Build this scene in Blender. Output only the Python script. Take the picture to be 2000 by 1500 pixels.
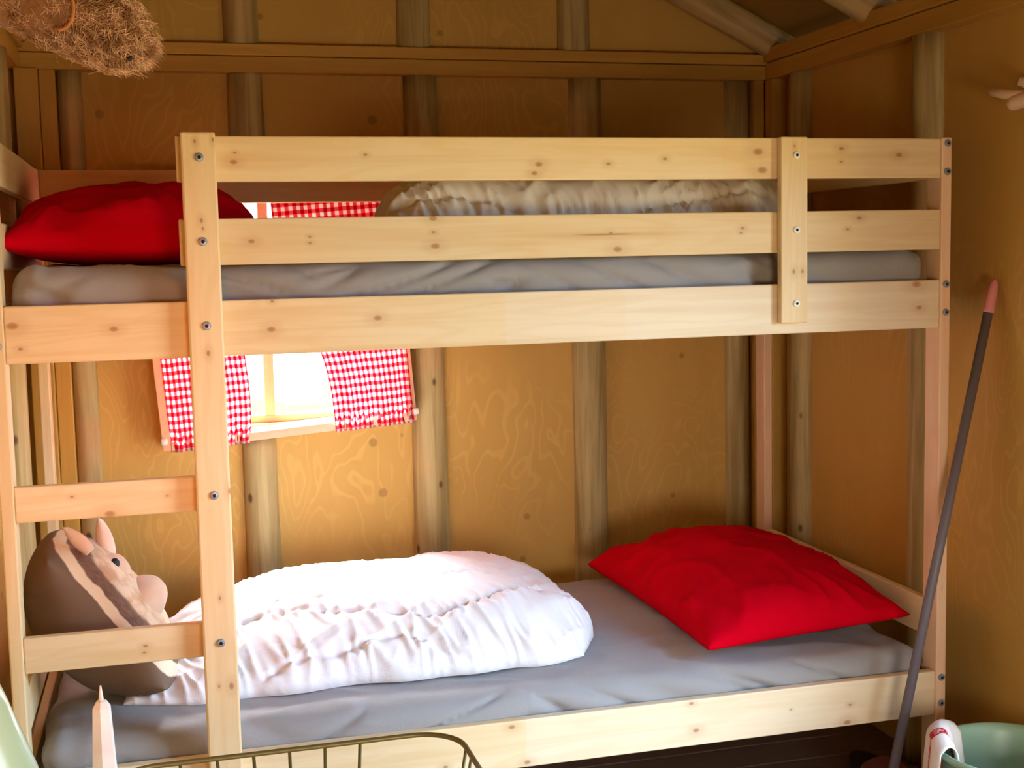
import bpy, bmesh, math, random
from mathutils import Vector, Matrix, noise, Euler
random.seed(7)
for o in list(bpy.data.objects): bpy.data.objects.remove(o)
sc = bpy.context.scene
COL = sc.collection

# ------------------------------------------------------------------ camera
cam = bpy.data.objects.new('camera', bpy.data.cameras.new('camera'))
COL.objects.link(cam); sc.camera = cam
F, YAW, PITCH, ROLL = 2509.45, .2627, .0988, -.0216
cam.data.sensor_width = 36; cam.data.lens = F / 2000 * 36
cam.data.clip_start = .02; cam.data.clip_end = 500
fw = Vector((math.sin(YAW)*math.cos(PITCH), math.cos(YAW)*math.cos(PITCH), -math.sin(PITCH)))
rt = Vector((math.cos(YAW), -math.sin(YAW), 0)); up = rt.cross(fw)
r2 = math.cos(ROLL)*rt + math.sin(ROLL)*up; u2 = -math.sin(ROLL)*rt + math.cos(ROLL)*up
mw = Matrix((r2, u2, -fw)).transposed().to_4x4(); mw.translation = (.2925, -2.5784, 1.3246)
cam.matrix_world = mw

# ------------------------------------------------------------------ sky, sun, daylight, exposure
w = bpy.data.worlds.new('sky'); sc.world = w; w.use_nodes = True
w.node_tree.nodes['Background'].inputs[0].default_value = (.62, .81, 1, 1)
w.node_tree.nodes['Background'].inputs[1].default_value = 8.0
def lamp(name, kind, loc, target, energy, color, **kw):
    d = bpy.data.lights.new(name, kind); d.energy = energy; d.color = color
    for k, v in kw.items(): setattr(d, k, v)
    o = bpy.data.objects.new(name, d); COL.objects.link(o); o.location = loc
    o.rotation_euler = (Vector(target) - Vector(loc)).to_track_quat('-Z', 'Y').to_euler()
    return o
lamp('sun', 'SUN', (-1, 4, 6), (-1+.36, 4-.70, 6-.93), 60, (1, .95, .88), angle=math.radians(3))
# daylight falling in through the low open doorway in the right-hand wall: sky from above, bright horizon, sunlit ground from below
lamp('door_sky_light', 'AREA', (3.7, -1.75, 1.95), (1.0, -.1, .6), 280, (.21, .51, 1), shape='RECTANGLE', size=2.0, size_y=1.2)
lamp('door_horizon_light', 'AREA', (3.1, -1.40, .95), (1.0, 0, 1.05), 42, (1, .87, .40), shape='RECTANGLE', size=1.3, size_y=1.0)
lamp('door_ground_light', 'AREA', (2.9, -1.40, .12), (1.0, 0, 1.35), 6, (1, .80, .40), shape='RECTANGLE', size=1.2, size_y=.7)
# open sky above the back window
lamp('window_sky_light', 'AREA', (.55, 2.0, 2.35), (.80, .62, .5), 1200, (.92, .96, 1), shape='RECTANGLE', size=1.3, size_y=1.0)
# added fill lamp outside an invented opening low in the front wall
lamp('front_fill', 'AREA', (1.10, -3.35, .76), (1.30, 1.1, .60), 38, (1, .80, .56), shape='RECTANGLE', size=1.0, size_y=.7)
lamp('warm_fill', 'AREA', (-.05, -2.1, 1.22), (.04, 0, .90), 1.45, (1, .15, .02), shape='RECTANGLE', size=.3, size_y=.3, spread=math.radians(42))  # added orange fill at the left wall
vs = sc.view_settings
vs.view_transform = 'Standard'; vs.look = 'None'; vs.exposure = 0.02; vs.gamma = 1; vs.use_curve_mapping = False
sc.cycles.use_denoising = True
sc.cycles.max_bounces = 7; sc.cycles.diffuse_bounces = 4; sc.cycles.use_adaptive_sampling = True; sc.cycles.adaptive_threshold = .03; sc.cycles.sample_clamp_indirect = 12

# ------------------------------------------------------------------ node helpers
class NT:
    def __init__(s, name):
        s.m = bpy.data.materials.new(name); s.m.use_nodes = True
        s.t = s.m.node_tree; s.n = s.t.nodes; s.l = s.t.links
        s.b = s.n['Principled BSDF']; s.out = s.n['Material Output']
    def new(s, kind, **kw):
        n = s.n.new(kind)
        for k, v in kw.items(): setattr(n, k, v)
        return n
    def put(s, sock, v):
        if isinstance(v, bpy.types.NodeSocket): s.l.new(v, sock)
        elif v is not None: sock.default_value = v
    def math(s, op, a, b=None, c=None, clamp=False):
        n = s.new('ShaderNodeMath', operation=op, use_clamp=clamp)
        for i, v in enumerate((a, b, c)): s.put(n.inputs[i], v)
        return n.outputs[0]
    def vmath(s, op, a, b=None):
        n = s.new('ShaderNodeVectorMath', operation=op)
        s.put(n.inputs[0], a); s.put(n.inputs[1], b)
        return n.outputs['Value'] if op in ('LENGTH', 'DISTANCE', 'DOT_PRODUCT') else n.outputs[0]
    def mix(s, f, a, b, blend='MIX'):
        n = s.new('ShaderNodeMix', data_type='RGBA', blend_type=blend)
        s.put(n.inputs[0], f); s.put(n.inputs[6], a); s.put(n.inputs[7], b)
        return n.outputs[2]
    def noise(s, vec, scale=1, detail=3, rough=.5, dist=0):
        n = s.new('ShaderNodeTexNoise'); s.put(n.inputs['Vector'], vec)
        n.inputs['Scale'].default_value = scale; n.inputs['Detail'].default_value = detail
        n.inputs['Roughness'].default_value = rough; n.inputs['Distortion'].default_value = dist
        return n.outputs['Fac']
    def step(s, v, a, b):
        n = s.new('ShaderNodeMapRange', interpolation_type='SMOOTHSTEP')
        s.put(n.inputs[0], v); s.put(n.inputs[1], a); s.put(n.inputs[2], b)
        return n.outputs[0]
    def bump(s, h, strength=.2, dist=.002):
        n = s.new('ShaderNodeBump'); n.inputs['Strength'].default_value = strength; n.inputs['Distance'].default_value = dist
        s.put(n.inputs['Height'], h); s.l.new(n.outputs[0], s.b.inputs['Normal'])
    def obj(s): return s.new('ShaderNodeTexCoord').outputs['Object']
    def rnd(s): return s.new('ShaderNodeObjectInfo').outputs['Random']
    def sep(s, v):
        n = s.new('ShaderNodeSeparateXYZ'); s.put(n.inputs[0], v); return n.outputs
    def comb(s, x, y, z):
        n = s.new('ShaderNodeCombineXYZ')
        for i, v in enumerate((x, y, z)): s.put(n.inputs[i], v)
        return n.outputs[0]
    def done(s, color, rough=.6, spec=.3):
        s.put(s.b.inputs['Base Color'], color); s.put(s.b.inputs['Roughness'], rough)
        s.b.inputs['Specular IOR Level'].default_value = spec
        return s.m
def lin(r, g, b):
    f = lambda c: (c/255/12.92 if c/255 <= .04045 else ((c/255+.055)/1.055)**2.4)
    return (f(r), f(g), f(b), 1)

def wood(name, axis, base, dark, knotc, knots=(), joints=(), random_knots=True, grain=1.0, rough=.5, kdens=1.0):
    """planed board; axis = grain direction of the object's own coordinates; knots = (along, across, radius)"""
    t = NT(name); o = t.sep(t.obj()); ix = 'XYZ'.index(axis)
    a = o[ix]; others = [o[i] for i in range(3) if i != ix]
    if axis == 'X': b, c = o[2], o[1]
    elif axis == 'Z': b, c = o[0], o[1]
    else: b, c = o[2], o[0]
    r = t.math('MULTIPLY', t.rnd(), 37.0)
    g = t.comb(t.math('ADD', a, r), b, c)
    kn = None
    warp = None
    for (ka, kb, kr, *el) in knots:
        v = t.comb(t.math('MULTIPLY', t.math('SUBTRACT', a, ka), el[0] if el else .62), t.math('SUBTRACT', b, kb), 0.0)
        d = t.vmath('LENGTH', v)
        m = t.math('SUBTRACT', 1.0, t.step(d, kr*.2, kr*.85))
        h = t.math('MULTIPLY', t.math('SUBTRACT', 1.0, t.step(d, kr*.5, kr*2.4)), .25)
        m = t.math('MAXIMUM', m, h)
        kn = m if kn is None else t.math('MAXIMUM', kn, m)
    if random_knots:
        vo = t.new('ShaderNodeTexVoronoi', feature='F1'); t.put(vo.inputs['Vector'], t.vmath('MULTIPLY', g, (4.2*kdens, 11*kdens, 11*kdens)))
        vo.inputs['Scale'].default_value = 1
        m = t.math('SUBTRACT', 1.0, t.step(vo.outputs['Distance'], .02, .075))
        pick = t.math('GREATER_THAN', t.sep(vo.outputs['Color'])[0], .68)
        m = t.math('MULTIPLY', m, pick)
        kn = m if kn is None else t.math('MAXIMUM', kn, m)
    s1 = t.noise(t.vmath('MULTIPLY', g, (1.6, 26*grain, 26*grain)), 1, 3, .6, .4)
    s2 = t.noise(t.vmath('MULTIPLY', g, (4.0, 170, 170)), 1, 2)
    wv = t.math('SINE', t.math('MULTIPLY', t.math('ADD', t.math('MULTIPLY', t.noise(t.vmath('MULTIPLY', g, (1.1, 9, 9)), 1, 2), 1.0), t.math('MULTIPLY', b, 2.0)), 62*grain))
    col = t.mix(t.step(s1, .35, .75), base, dark)
    col = t.mix(t.math('MULTIPLY', t.step(wv, .2, 1.0), .33), col, dark)
    col = t.mix(t.math('MULTIPLY', t.step(s2, .5, .8), .25), col, dark)
    if joints:
        acc = 0.0
        for q, (ja, amt) in enumerate(joints):
            acc = t.math('ADD', t.math('MULTIPLY', t.math('GREATER_THAN', a, ja), amt), acc)
        hsv = t.new('ShaderNodeHueSaturation'); t.put(hsv.inputs['Color'], col)
        t.put(hsv.inputs['Saturation'], t.math('ADD', 1.0, acc)); col = hsv.outputs[0]
    tone = t.math('ADD', .93, t.math('MULTIPLY', t.rnd(), .12))
    col = t.mix(1.0, col, t.comb(tone, tone, tone), 'MULTIPLY')
    if kn is not None: col = t.mix(t.math('MULTIPLY', kn, .8), col, knotc)
    t.bump(t.math('ADD', s1, s2), .12, .0008)
    return t.done(col, rough, .3)

PB, PD, PK = lin(238, 214, 172), lin(228, 196, 146), lin(168, 108, 60)
def pine(name, axis, **kw): return wood(name, axis, PB, PD, PK, **kw)
pine_x, pine_y, pine_z = pine('pine_x', 'X'), pine('pine_y', 'Y'), pine('pine_z', 'Z')
pine_bounce = wood('pine_warm_bounce', 'Z', lin(242, 208, 178), lin(232, 190, 152), lin(140, 70, 45))  # right posts: pinkish tint of warm bounced light put into the pine colour
OB, OD, OK_ = lin(200, 156, 74), lin(186, 140, 62), lin(124, 88, 44)
stain_x, stain_y, stain_z = (wood('stained_trim_'+a.lower(), a, OB, OD, OK_, grain=.7) for a in 'XYZ')

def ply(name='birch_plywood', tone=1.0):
    t = NT(name); o = t.obj(); r = t.math('MULTIPLY', t.rnd(), 19.0)
    g = t.vmath('ADD', o, t.comb(r, r, r))
    n = t.noise(t.vmath('MULTIPLY', g, (5.5, 5.5, 2.4)), 1, 2.5, .5, .3)
    lines = t.step(t.math('SINE', t.math('MULTIPLY', n, 105)), .55, 1.0)
    patch = t.step(t.noise(g, 2.1, 1), .42, .62)
    col = t.mix(t.noise(t.vmath('MULTIPLY', g, (9, 9, 2)), 1, 4), lin(196, 152, 76), lin(208, 168, 92))
    col = t.mix(t.math('MULTIPLY', t.math('MULTIPLY', lines, patch), .30), col, lin(228, 186, 108))
    vo = t.new('ShaderNodeTexVoronoi', feature='F1'); t.put(vo.inputs['Vector'], g); vo.inputs['Scale'].default_value = 8.5
    d = vo.outputs['Distance']
    rr = t.math('MULTIPLY', t.sep(vo.outputs['Color'])[1], .05)
    k = t.math('SUBTRACT', 1.0, t.step(t.math('SUBTRACT', d, rr), .04, .085))
    k = t.math('MULTIPLY', k, t.math('GREATER_THAN', t.sep(vo.outputs['Color'])[0], .40))
    col = t.mix(t.math('MULTIPLY', k, .5), col, lin(126, 92, 46))
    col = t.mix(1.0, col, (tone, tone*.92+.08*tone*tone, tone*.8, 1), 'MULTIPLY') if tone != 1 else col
    t.bump(n, .05, .002)
    return t.done(col, .55, .25)
plywood = ply()
roof_ply = ply('roof_plywood', .55)  # same plywood darkened so the ceiling bounces less light onto the upper walls

def log_mat(axis):
    t = NT('peeled_log_'+axis.lower()); o = t.sep(t.obj()); r = t.math('MULTIPLY', t.rnd(), 23.0)
    ix = 'XYZ'.index(axis); sc_ = [30, 30, 30]; sc_[ix] = 1.6
    v = t.vmath('MULTIPLY', t.vmath('ADD', t.comb(o[0], o[1], o[2]), t.comb(r, r, r)), tuple(sc_))
    s = t.noise(v, 1, 4, .6, .5)
    col = t.mix(t.step(s, .32, .72), lin(196, 176, 126), lin(150, 126, 78))
    col = t.mix(t.math('MULTIPLY', t.step(t.noise(t.vmath('ADD', t.comb(o[0], o[1], o[2]), t.comb(r, r, r)), 3.2, 2), .5, .7), .45), col, lin(206, 160, 112))
    vo = t.new('ShaderNodeTexVoronoi', feature='F1'); sk = [13, 13, 13]; sk[ix] = 8
    t.put(vo.inputs['Vector'], t.vmath('MULTIPLY', t.vmath('ADD', t.comb(o[0], o[1], o[2]), t.comb(r, r, r)), tuple(sk))); vo.inputs['Scale'].default_value = 1
    k = t.math('MULTIPLY', t.math('SUBTRACT', 1.0, t.step(vo.outputs['Distance'], .06, .15)), t.math('GREATER_THAN', t.sep(vo.outputs['Color'])[0], .62))
    col = t.mix(t.math('MULTIPLY', k, .85), col, lin(74, 46, 28))
    t.bump(s, .35, .003)
    return t.done(col, .65, .2)
log_z, log_x = log_mat('Z'), log_mat('X')

def floor_mat():
    t = NT('dark_floorboards'); o = t.obj(); r = t.math('MULTIPLY', t.rnd(), 31.0)
    g = t.vmath('ADD', o, t.comb(r, r, r))
    s = t.noise(t.vmath('MULTIPLY', g, (2, 40, 40)), 1, 4)
    col = t.mix(s, lin(120, 98, 88), lin(150, 124, 110)); t.bump(s, .2, .001)
    return t.done(col, .6, .25)
floor_m = floor_mat()

def cloth(name, c1, c2, weave=900, rough=.9, sheen=.25, trans=0.0, wr=.25, spec=.15):
    t = NT(name); o = t.obj()
    n = t.noise(o, 7, 4, .55)
    wv = t.noise(o, weave, 1)
    col = t.mix(n, c1, c2)
    h = t.math('ADD', t.math('MULTIPLY', t.noise(o, 16, 4, .55, .6), 1.0), t.math('MULTIPLY', wv, .06))
    t.bump(h, wr, .012)
    t.b.inputs['Sheen Weight'].default_value = sheen
    m = t.done(col, rough, spec)
    if trans:
        tr = t.new('ShaderNodeBsdfTranslucent'); t.put(tr.inputs[0], col)
        mx = t.new('ShaderNodeMixShader'); mx.inputs[0].default_value = trans
        t.l.new(t.b.outputs[0], mx.inputs[1]); t.l.new(tr.outputs[0], mx.inputs[2]); t.l.new(mx.outputs[0], t.out.inputs[0])
    return m
sheet = cloth('grey_sheet', lin(148, 144, 143), lin(160, 156, 156))
red = cloth('red_cotton', lin(196, 0, 24), lin(206, 1, 30), sheen=0, wr=.18, spec=.03)
white_duvet = cloth('white_duvet', lin(238, 234, 240), lin(244, 241, 245), wr=.3)
cream_duvet = cloth('cream_duvet', lin(232, 220, 200), lin(238, 228, 210), wr=.35)

def plain(name, col, rough=.5, metal=0, spec=.4, var=.06, scale=30):
    t = NT(name); n = t.noise(t.obj(), scale, 3)
    k = t.math('ADD', 1-var, t.math('MULTIPLY', n, 2*var))
    t.b.inputs['Metallic'].default_value = metal
    return t.done(t.mix(1.0, col, t.comb(k, k, k), 'MULTIPLY'), rough, spec)
steel = plain('bolt_steel', lin(150, 156, 170), .35, .35, .6)
hole = plain('bolt_socket_dark', lin(40, 38, 40), .6)
white_cap = plain('white_plastic', lin(240, 240, 236), .35)
win_pine = wood('window_pine', 'X', lin(226, 190, 160), lin(216, 178, 146), PK, random_knots=False)
win_pine_z = wood('window_pine_z', 'Z', lin(232, 182, 150), lin(224, 170, 136), PK, random_knots=False)

# ------------------------------------------------------------------ mesh helpers
def empty(name, loc, label=None, cat=None, group=None, rot=None):
    o = bpy.data.objects.new(name, None); COL.objects.link(o); o.location = loc; o.empty_display_size = .05
    if rot: o.rotation_euler = rot
    if label: tag(o, label, cat, group)
    return o
def tag(o, label, cat, group=None):
    o['label'] = label; o['category'] = cat
    if group: o['group'] = group
    return o
def struct(o): o['kind'] = 'structure'; return o
def link(name, me, mat, parent=None, loc=None, smooth=False):
    for m in (mat if isinstance(mat, (list, tuple)) else [mat]): me.materials.append(m)
    o = bpy.data.objects.new(name, me); COL.objects.link(o)
    if smooth:
        for p in me.polygons: p.use_smooth = True
    if parent: o.parent = parent
    if loc is not None: o.location = loc
    return o
def off(parent):  # world position of a chain of unrotated parents
    v = Vector((0, 0, 0))
    while parent: v += parent.location; parent = parent.parent
    return v
def raw(name, verts, faces, mat, parent=None, loc=None, smooth=False):
    me = bpy.data.meshes.new(name); me.from_pydata([tuple(v) for v in verts], [], faces); me.validate(); me.update()
    return link(name, me, mat, parent, loc, smooth)
def box(name, x0, x1, y0, y1, z0, z1, mat, parent=None, bev=.003, rot=None):
    c = Vector(((x0+x1)/2, (y0+y1)/2, (z0+z1)/2)); h = Vector(((x1-x0)/2, (y1-y0)/2, (z1-z0)/2))
    bm = bmesh.new(); bmesh.ops.create_cube(bm, size=2)
    for v in bm.verts: v.co = Vector((v.co.x*h.x, v.co.y*h.y, v.co.z*h.z))
    if bev: bmesh.ops.bevel(bm, geom=bm.edges[:], offset=min(bev, .45*min(2*h.x, 2*h.y, 2*h.z)), segments=2, affect='EDGES', profile=.5)
    me = bpy.data.meshes.new(name); bm.to_mesh(me); bm.free()
    o = link(name, me, mat, parent, c - off(parent))
    if rot: o.rotation_euler = rot
    return o
def lathe(name, prof, mat, parent=None, loc=(0, 0, 0), seg=40, cap0=False, cap1=False, smooth=True):
    vs, fs = [], []
    for (r, z) in prof:
        for i in range(seg):
            a = 2*math.pi*i/seg; vs.append((r*math.cos(a), r*math.sin(a), z))
    for k in range(len(prof)-1):
        for i in range(seg):
            j = (i+1) % seg; fs.append((k*seg+i, k*seg+j, (k+1)*seg+j, (k+1)*seg+i))
    if cap0: fs.append(tuple(reversed(range(seg))))
    if cap1: fs.append(tuple(range((len(prof)-1)*seg, len(prof)*seg)))
    return raw(name, vs, fs, mat, parent, loc, smooth)
def tube(name, pts, radii, mat, parent=None, seg=10, loc=None, closed=False, smooth=True, ends=True):
    pts = [Vector(p) for p in pts]; n = len(pts)
    if not isinstance(radii, (list, tuple)): radii = [radii]*n
    vs, fs = [], []; ref = None
    for i, p in enumerate(pts):
        if closed: d = pts[(i+1) % n] - pts[i-1]
        else: d = pts[min(i+1, n-1)] - pts[max(i-1, 0)]
        d.normalize()
        if ref is None: ref = d.orthogonal().normalized()
        ref = (ref - d*ref.dot(d)).normalized(); b = d.cross(ref)
        for k in range(seg):
            a = 2*math.pi*k/seg; vs.append(p + radii[i]*(math.cos(a)*ref + math.sin(a)*b))
    m = n if closed else n-1
    for i in range(m):
        for k in range(seg):
            j = (k+1) % seg; i2 = (i+1) % n
            fs.append((i*seg+k, i*seg+j, i2*seg+j, i2*seg+k))
    if ends and not closed: fs.append(tuple(reversed(range(seg)))); fs.append(tuple(range((n-1)*seg, n*seg)))
    return raw(name, vs, fs, mat, parent, loc, smooth)
def log(name, length, radius, mat, parent, center, axis='Z', rot=None, seed=0, seg=18, rings=24, taper=.06):
    vs, fs = [], []
    for k in range(rings+1):
        s = -length/2 + length*k/rings
        for i in range(seg):
            a = 2*math.pi*i/seg
            r = radius*(1 + taper*(.5-k/rings) + .05*noise.noise((math.cos(a)*1.2+seed*7, math.sin(a)*1.2, s*2.2)))
            p = (r*math.cos(a), r*math.sin(a), s)
            vs.append(p if axis == 'Z' else (s, p[0], p[1]) if axis == 'X' else (p[0], s, p[1]))
    for k in range(rings):
        for i in range(seg):
            j = (i+1) % seg; fs.append((k*seg+i, k*seg+j, (k+1)*seg+j, (k+1)*seg+i))
    fs.append(tuple(reversed(range(seg)))); fs.append(tuple(range(rings*seg, (rings+1)*seg)))
    o = raw(name, vs, fs, mat, parent, Vector(center) - off(parent), True)
    if rot: o.rotation_euler = rot
    return o
def slab_hole(name, x0, x1, z0, z1, y0, y1, hole_, mat, parent=None, axis='y'):
    """upright slab with a rectangular hole; axis = its thickness direction"""
    hx0, hx1, hz0, hz1 = hole_
    hx0, hx1 = max(hx0, x0), min(hx1, x1)
    bm = bmesh.new()
    def bx(a, b, c, d):
        if b-a < 1e-4 or d-c < 1e-4: return
        ret = bmesh.ops.create_cube(bm, size=1)['verts']
        for v in ret:
            v.co = Vector(((a+b)/2 + v.co.x*(b-a), (y0+y1)/2 + v.co.y*(y1-y0), (c+d)/2 + v.co.z*(d-c)))
    if hx0 >= hx1: bx(x0, x1, z0, z1)
    else:
        bx(x0, hx0, z0, z1); bx(hx1, x1, z0, z1); bx(hx0, hx1, z0, hz0); bx(hx0, hx1, hz1, z1)
    cx, cy, cz = (x0+x1)/2, (y0+y1)/2, (z0+z1)/2
    for v in bm.verts: v.co -= Vector((cx, cy, cz))
    if axis == 'x':
        for v in bm.verts: v.co = Vector((v.co.y, v.co.x, v.co.z))
        c = Vector((cy, cx, cz)); bmesh.ops.reverse_faces(bm, faces=bm.faces[:])
    else: c = Vector((cx, cy, cz))
    me = bpy.data.meshes.new(name); bm.to_mesh(me); bm.free()
    return link(name, me, mat, parent, c - off(parent))

# ------------------------------------------------------------------ the setting
XL, XR, YB, YF = -.09, 2.15, 1.13, -2.95          # inner faces of the plywood
ZP, ZT = 1.845, 1.925                              # under side and top of the wall plates
RIDGE_X = (XL+XR)/2; SL = .5; RIDGE_Z = ZT + SL*(XR-RIDGE_X)
# ground outside
def ground_mat():
    t = NT('sunny_ground'); o = t.obj(); s = t.sep(o)
    n = t.noise(o, .6, 4); f = t.noise(o, 14, 4)
    g = t.mix(f, lin(68, 61, 34), lin(78, 70, 40))
    d = t.math('ADD', s[1], t.math('MULTIPLY', n, 2.0))
    c = t.mix(t.step(d, 16.0, 16.6), g, lin(120, 118, 112))
    c = t.mix(t.step(d, 18.4, 19.4), c, lin(54, 58, 52))
    return t.done(c, .9, .1)
struct(raw('ground', [(-60, -60, -.25), (60, -60, -.25), (60, 90, -.25), (-60, 90, -.25)], [(0, 1, 2, 3)], ground_mat()))

fl = struct(box('floor', XL-.08, XR+.08, YF-.08, YB+.08, -.10, -.022, floor_m, bev=0))
nb = 32; wd = (YB-YF)/nb
proto = None
for i in range(nb):
    y0 = YF + i*wd
    if proto is None:
        proto = box('floor_plank', XL, XR, y0+.002, y0+wd-.002, -.022, 0, floor_m, fl, .003)
    else:
        c = proto.copy(); COL.objects.link(c); c.location = proto.location + Vector((0, i*wd, 0))

HOLE = (.300, .910, .862, 1.545)
wb = struct(slab_hole('wall_back', XL-.08, XR+.08, -.02, ZT, YB+.015, YB+.08, HOLE, plywood))
edges = [XL, .53, 1.033, 1.53, 2.02, XR]
for a, b in zip(edges[:-1], edges[1:]):
    slab_hole('plywood_panel', a+.0012, b-.0012, 0, ZT, YB, YB+.0148, HOLE, plywood, wb)
studs = [(.073, .034), (1.033, .051), (1.533, .052), (2.022, .04)]
for i, (x, r) in enumerate(studs): log('log_stud', ZP, r, log_z, wb, (x, YB, ZP/2), seed=i)
log('log_stud', .828, .05, log_z, wb, (.537, YB, .414), seed=9)
log('log_stud', ZP-1.62, .05, log_z, wb, (.537, YB, (ZP+1.62)/2), seed=10)
# gable above the plate
def gable(name, y0, y1, parent=None):
    pts = [(XL-.08, ZT), (XR+.08, ZT), (XR+.08, ZT+.02), (RIDGE_X, RIDGE_Z+.06), (XL-.08, ZT+.02)]
    vs = [(x, y0, z) for x, z in pts] + [(x, y1, z) for x, z in pts]; n = len(pts)
    fs = [tuple(range(n)), tuple(reversed(range(n, 2*n)))] + [(i, i+n, (i+1) % n+n, (i+1) % n) for i in range(n)]
    return raw(name, vs, fs, plywood, parent)
gb = struct(gable('wall_gable', YB+.0, YB+.08))
for i, (x, zz) in enumerate([(.533, .24), (1.02, .50), (1.50, .25)]):
    log('gable_log', zz+.04, .049, log_z, gb, (x, YB+.005, ZT+(zz+.04)/2-.01), seed=20+i)
# side walls
DOOR = (-1.55, -.65, .0, 1.50)
wr = struct(slab_hole('wall_right', YF-.08, YB+.08, -.02, ZT, XR+.015, XR+.08, DOOR, plywood, axis='x'))
for a, b in zip([YF, -1.55, -.65, -.40, .205, .93], [-1.55, -.65, -.40, .205, .93, YB]):
    slab_hole('plywood_panel', a+.0012, b-.0012, 0, ZT, XR, XR+.0148, DOOR, plywood, wr, axis='x')
for i, (y, r) in enumerate([(.925, .045), (.268, .052), (-.585, .05), (-1.63, .05)]):
    log('log_stud', ZP, r, log_z, wr, (XR, y, ZP/2), seed=30+i)
wl = struct(slab_hole('wall_left', YF-.08, YB+.08, -.02, ZT, XL-.08, XL-.015, (9, 9, 0, 0), plywood, axis='x'))
for a, b in zip([YF, -1.75, -.5, .75], [-1.75, -.5, .75, YB]):
    slab_hole('plywood_panel', a+.0012, b-.0012, 0, ZT, XL-.0148, XL, (9, 9, 0, 0), plywood, wl, axis='x')
for i, y in enumerate([.75, -.5, -1.75]): log('log_stud', ZP, .05, log_z, wl, (XL, y, ZP/2), seed=40+i)
wf = struct(slab_hole('wall_front', XL-.08, XR+.08, -.02, ZT, YF-.08, YF, (.70, 1.50, .45, 1.05), plywood))  # the opening is invented, to let the added fill lamp in
struct(gable('wall_gable_front', YF-.08, YF))
# wall plates (two boards each) and corner boards
t1 = struct(empty('trim_1', (RIDGE_X, YB, ZP)))
box('lower_board', XL, XR, 1.082, YB, ZP, ZP+.043, stain_x, t1)
box('upper_board', XL, XR, 1.075, YB, ZP+.0445, ZT-.004, stain_x, t1)
t2 = struct(empty('trim_2', (XR, 0, ZP)))
box('lower_board', 2.100, XR, YF, 1.080, ZP, ZP+.05, stain_y, t2)
box('upper_board', 2.090, XR, YF, 1.073, ZP+.0515, ZT+.012, stain_y, t2)
t3 = struct(empty('trim_3', (XL, 0, ZP)))
box('lower_board', XL, -.045, YF, 1.080, ZP, ZP+.05, stain_y, t3)
box('upper_board', XL, -.035, YF, 1.073, ZP+.0515, ZT+.012, stain_y, t3)
struct(box('trim_4', .0, .041, 1.085, YB, 0, ZP, stain_z))
struct(box('trim_5', -.06, -.001, 1.060, YB, 0, ZP, stain_z))
struct(box('trim_6', 2.063, 2.098, 1.083, YB, 0, ZP, stain_z))
struct(box('trim_7', 2.1, XR, 1.035, 1.083, 0, ZP, stain_z))
# roof
cl = struct(empty('ceiling', (RIDGE_X, 0, RIDGE_Z)))
ys = [YF-.1, -1.75, -.7, .52, YB+.1]
for s in (-1, 1):
    ex = XR+.15 if s > 0 else XL-.15
    ez = RIDGE_Z - SL*abs(ex-RIDGE_X)
    for a, b in zip(ys[:-1], ys[1:]):
        a += .001; b -= .001; h = .06; k = .016
        P = [(RIDGE_X, RIDGE_Z+h), (ex, ez+h), (ex, ez+h+k), (RIDGE_X, RIDGE_Z+h+k)]
        cx = (RIDGE_X+ex)/2; cz = (RIDGE_Z+ez)/2
        vs = [(x-cx, a-(a+b)/2, z-cz) for x, z in P] + [(x-cx, b-(a+b)/2, z-cz) for x, z in P]
        fs = [(0, 1, 2, 3), (7, 6, 5, 4), (0, 4, 5, 1), (1, 5, 6, 2), (2, 6, 7, 3), (3, 7, 4, 0)]
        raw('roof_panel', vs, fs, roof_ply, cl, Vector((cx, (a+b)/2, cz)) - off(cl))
ang = math.atan(SL)
for s in (-1, 1):
    for i, y in enumerate([1.065, .50, -.10, -.7, -1.3, -1.9, -2.5]):
        L = 1.27; mx = RIDGE_X + s*(L/2*math.cos(ang)+.01); mz = RIDGE_Z - SL*(L/2*math.cos(ang)+.01) + .012
        log('rafter_log', L, .048, log_x, cl, (mx, y, mz), axis='X', rot=(0, s*ang, 0), seed=50+i+s*9, rings=16)

# window: a slightly crooked inner box frame round an upright outer sash
TH = math.radians(4.0)
wc = Vector((.600, 0, 1.207))
win = struct(empty('window_1', (wc.x, YB, wc.z), rot=(0, -TH, 0)))
hw, hh, ft = .355, .370, .024
def wbox(name, x0, x1, y0, y1, z0, z1, mat, parent=None, bev=.002):
    c = Vector(((x0+x1)/2, (y0+y1)/2-YB, (z0+z1)/2))
    o = box(name, x0, x1, y0, y1, z0, z1, mat, None, bev); o.parent = parent or win; o.location = c; return o
wbox('jamb', -hw, -hw+ft, 1.035, YB+.01, -hh, hh, win_pine_z)
wbox('jamb', hw-ft, hw, 1.035, YB+.01, -hh, hh, win_pine_z)
wbox('head', -hw+ft, hw-ft, 1.035, YB+.01, hh-ft, hh, win_pine)
wbox('sill', -hw+ft, hw-ft, 1.030, YB+.03, -hh, -hh+ft, win_pine)
sash_x = wood('sash_wood_x', 'X', lin(158, 112, 82), lin(146, 100, 72), PK, random_knots=False)
sash_z = wood('sash_wood_z', 'Z', lin(158, 112, 82), lin(146, 100, 72), PK, random_knots=False)
sash = struct(empty('window_2', ((HOLE[0]+HOLE[1])/2, YB+.055, (HOLE[2]+HOLE[3])/2)))
fx = .022
box('stile', HOLE[0], HOLE[0]+fx, YB+.04, YB+.07, HOLE[2], HOLE[3], sash_z, sash, .002)
box('stile', HOLE[1]-fx, HOLE[1], YB+.04, YB+.07, HOLE[2], HOLE[3], sash_z, sash, .002)
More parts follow.
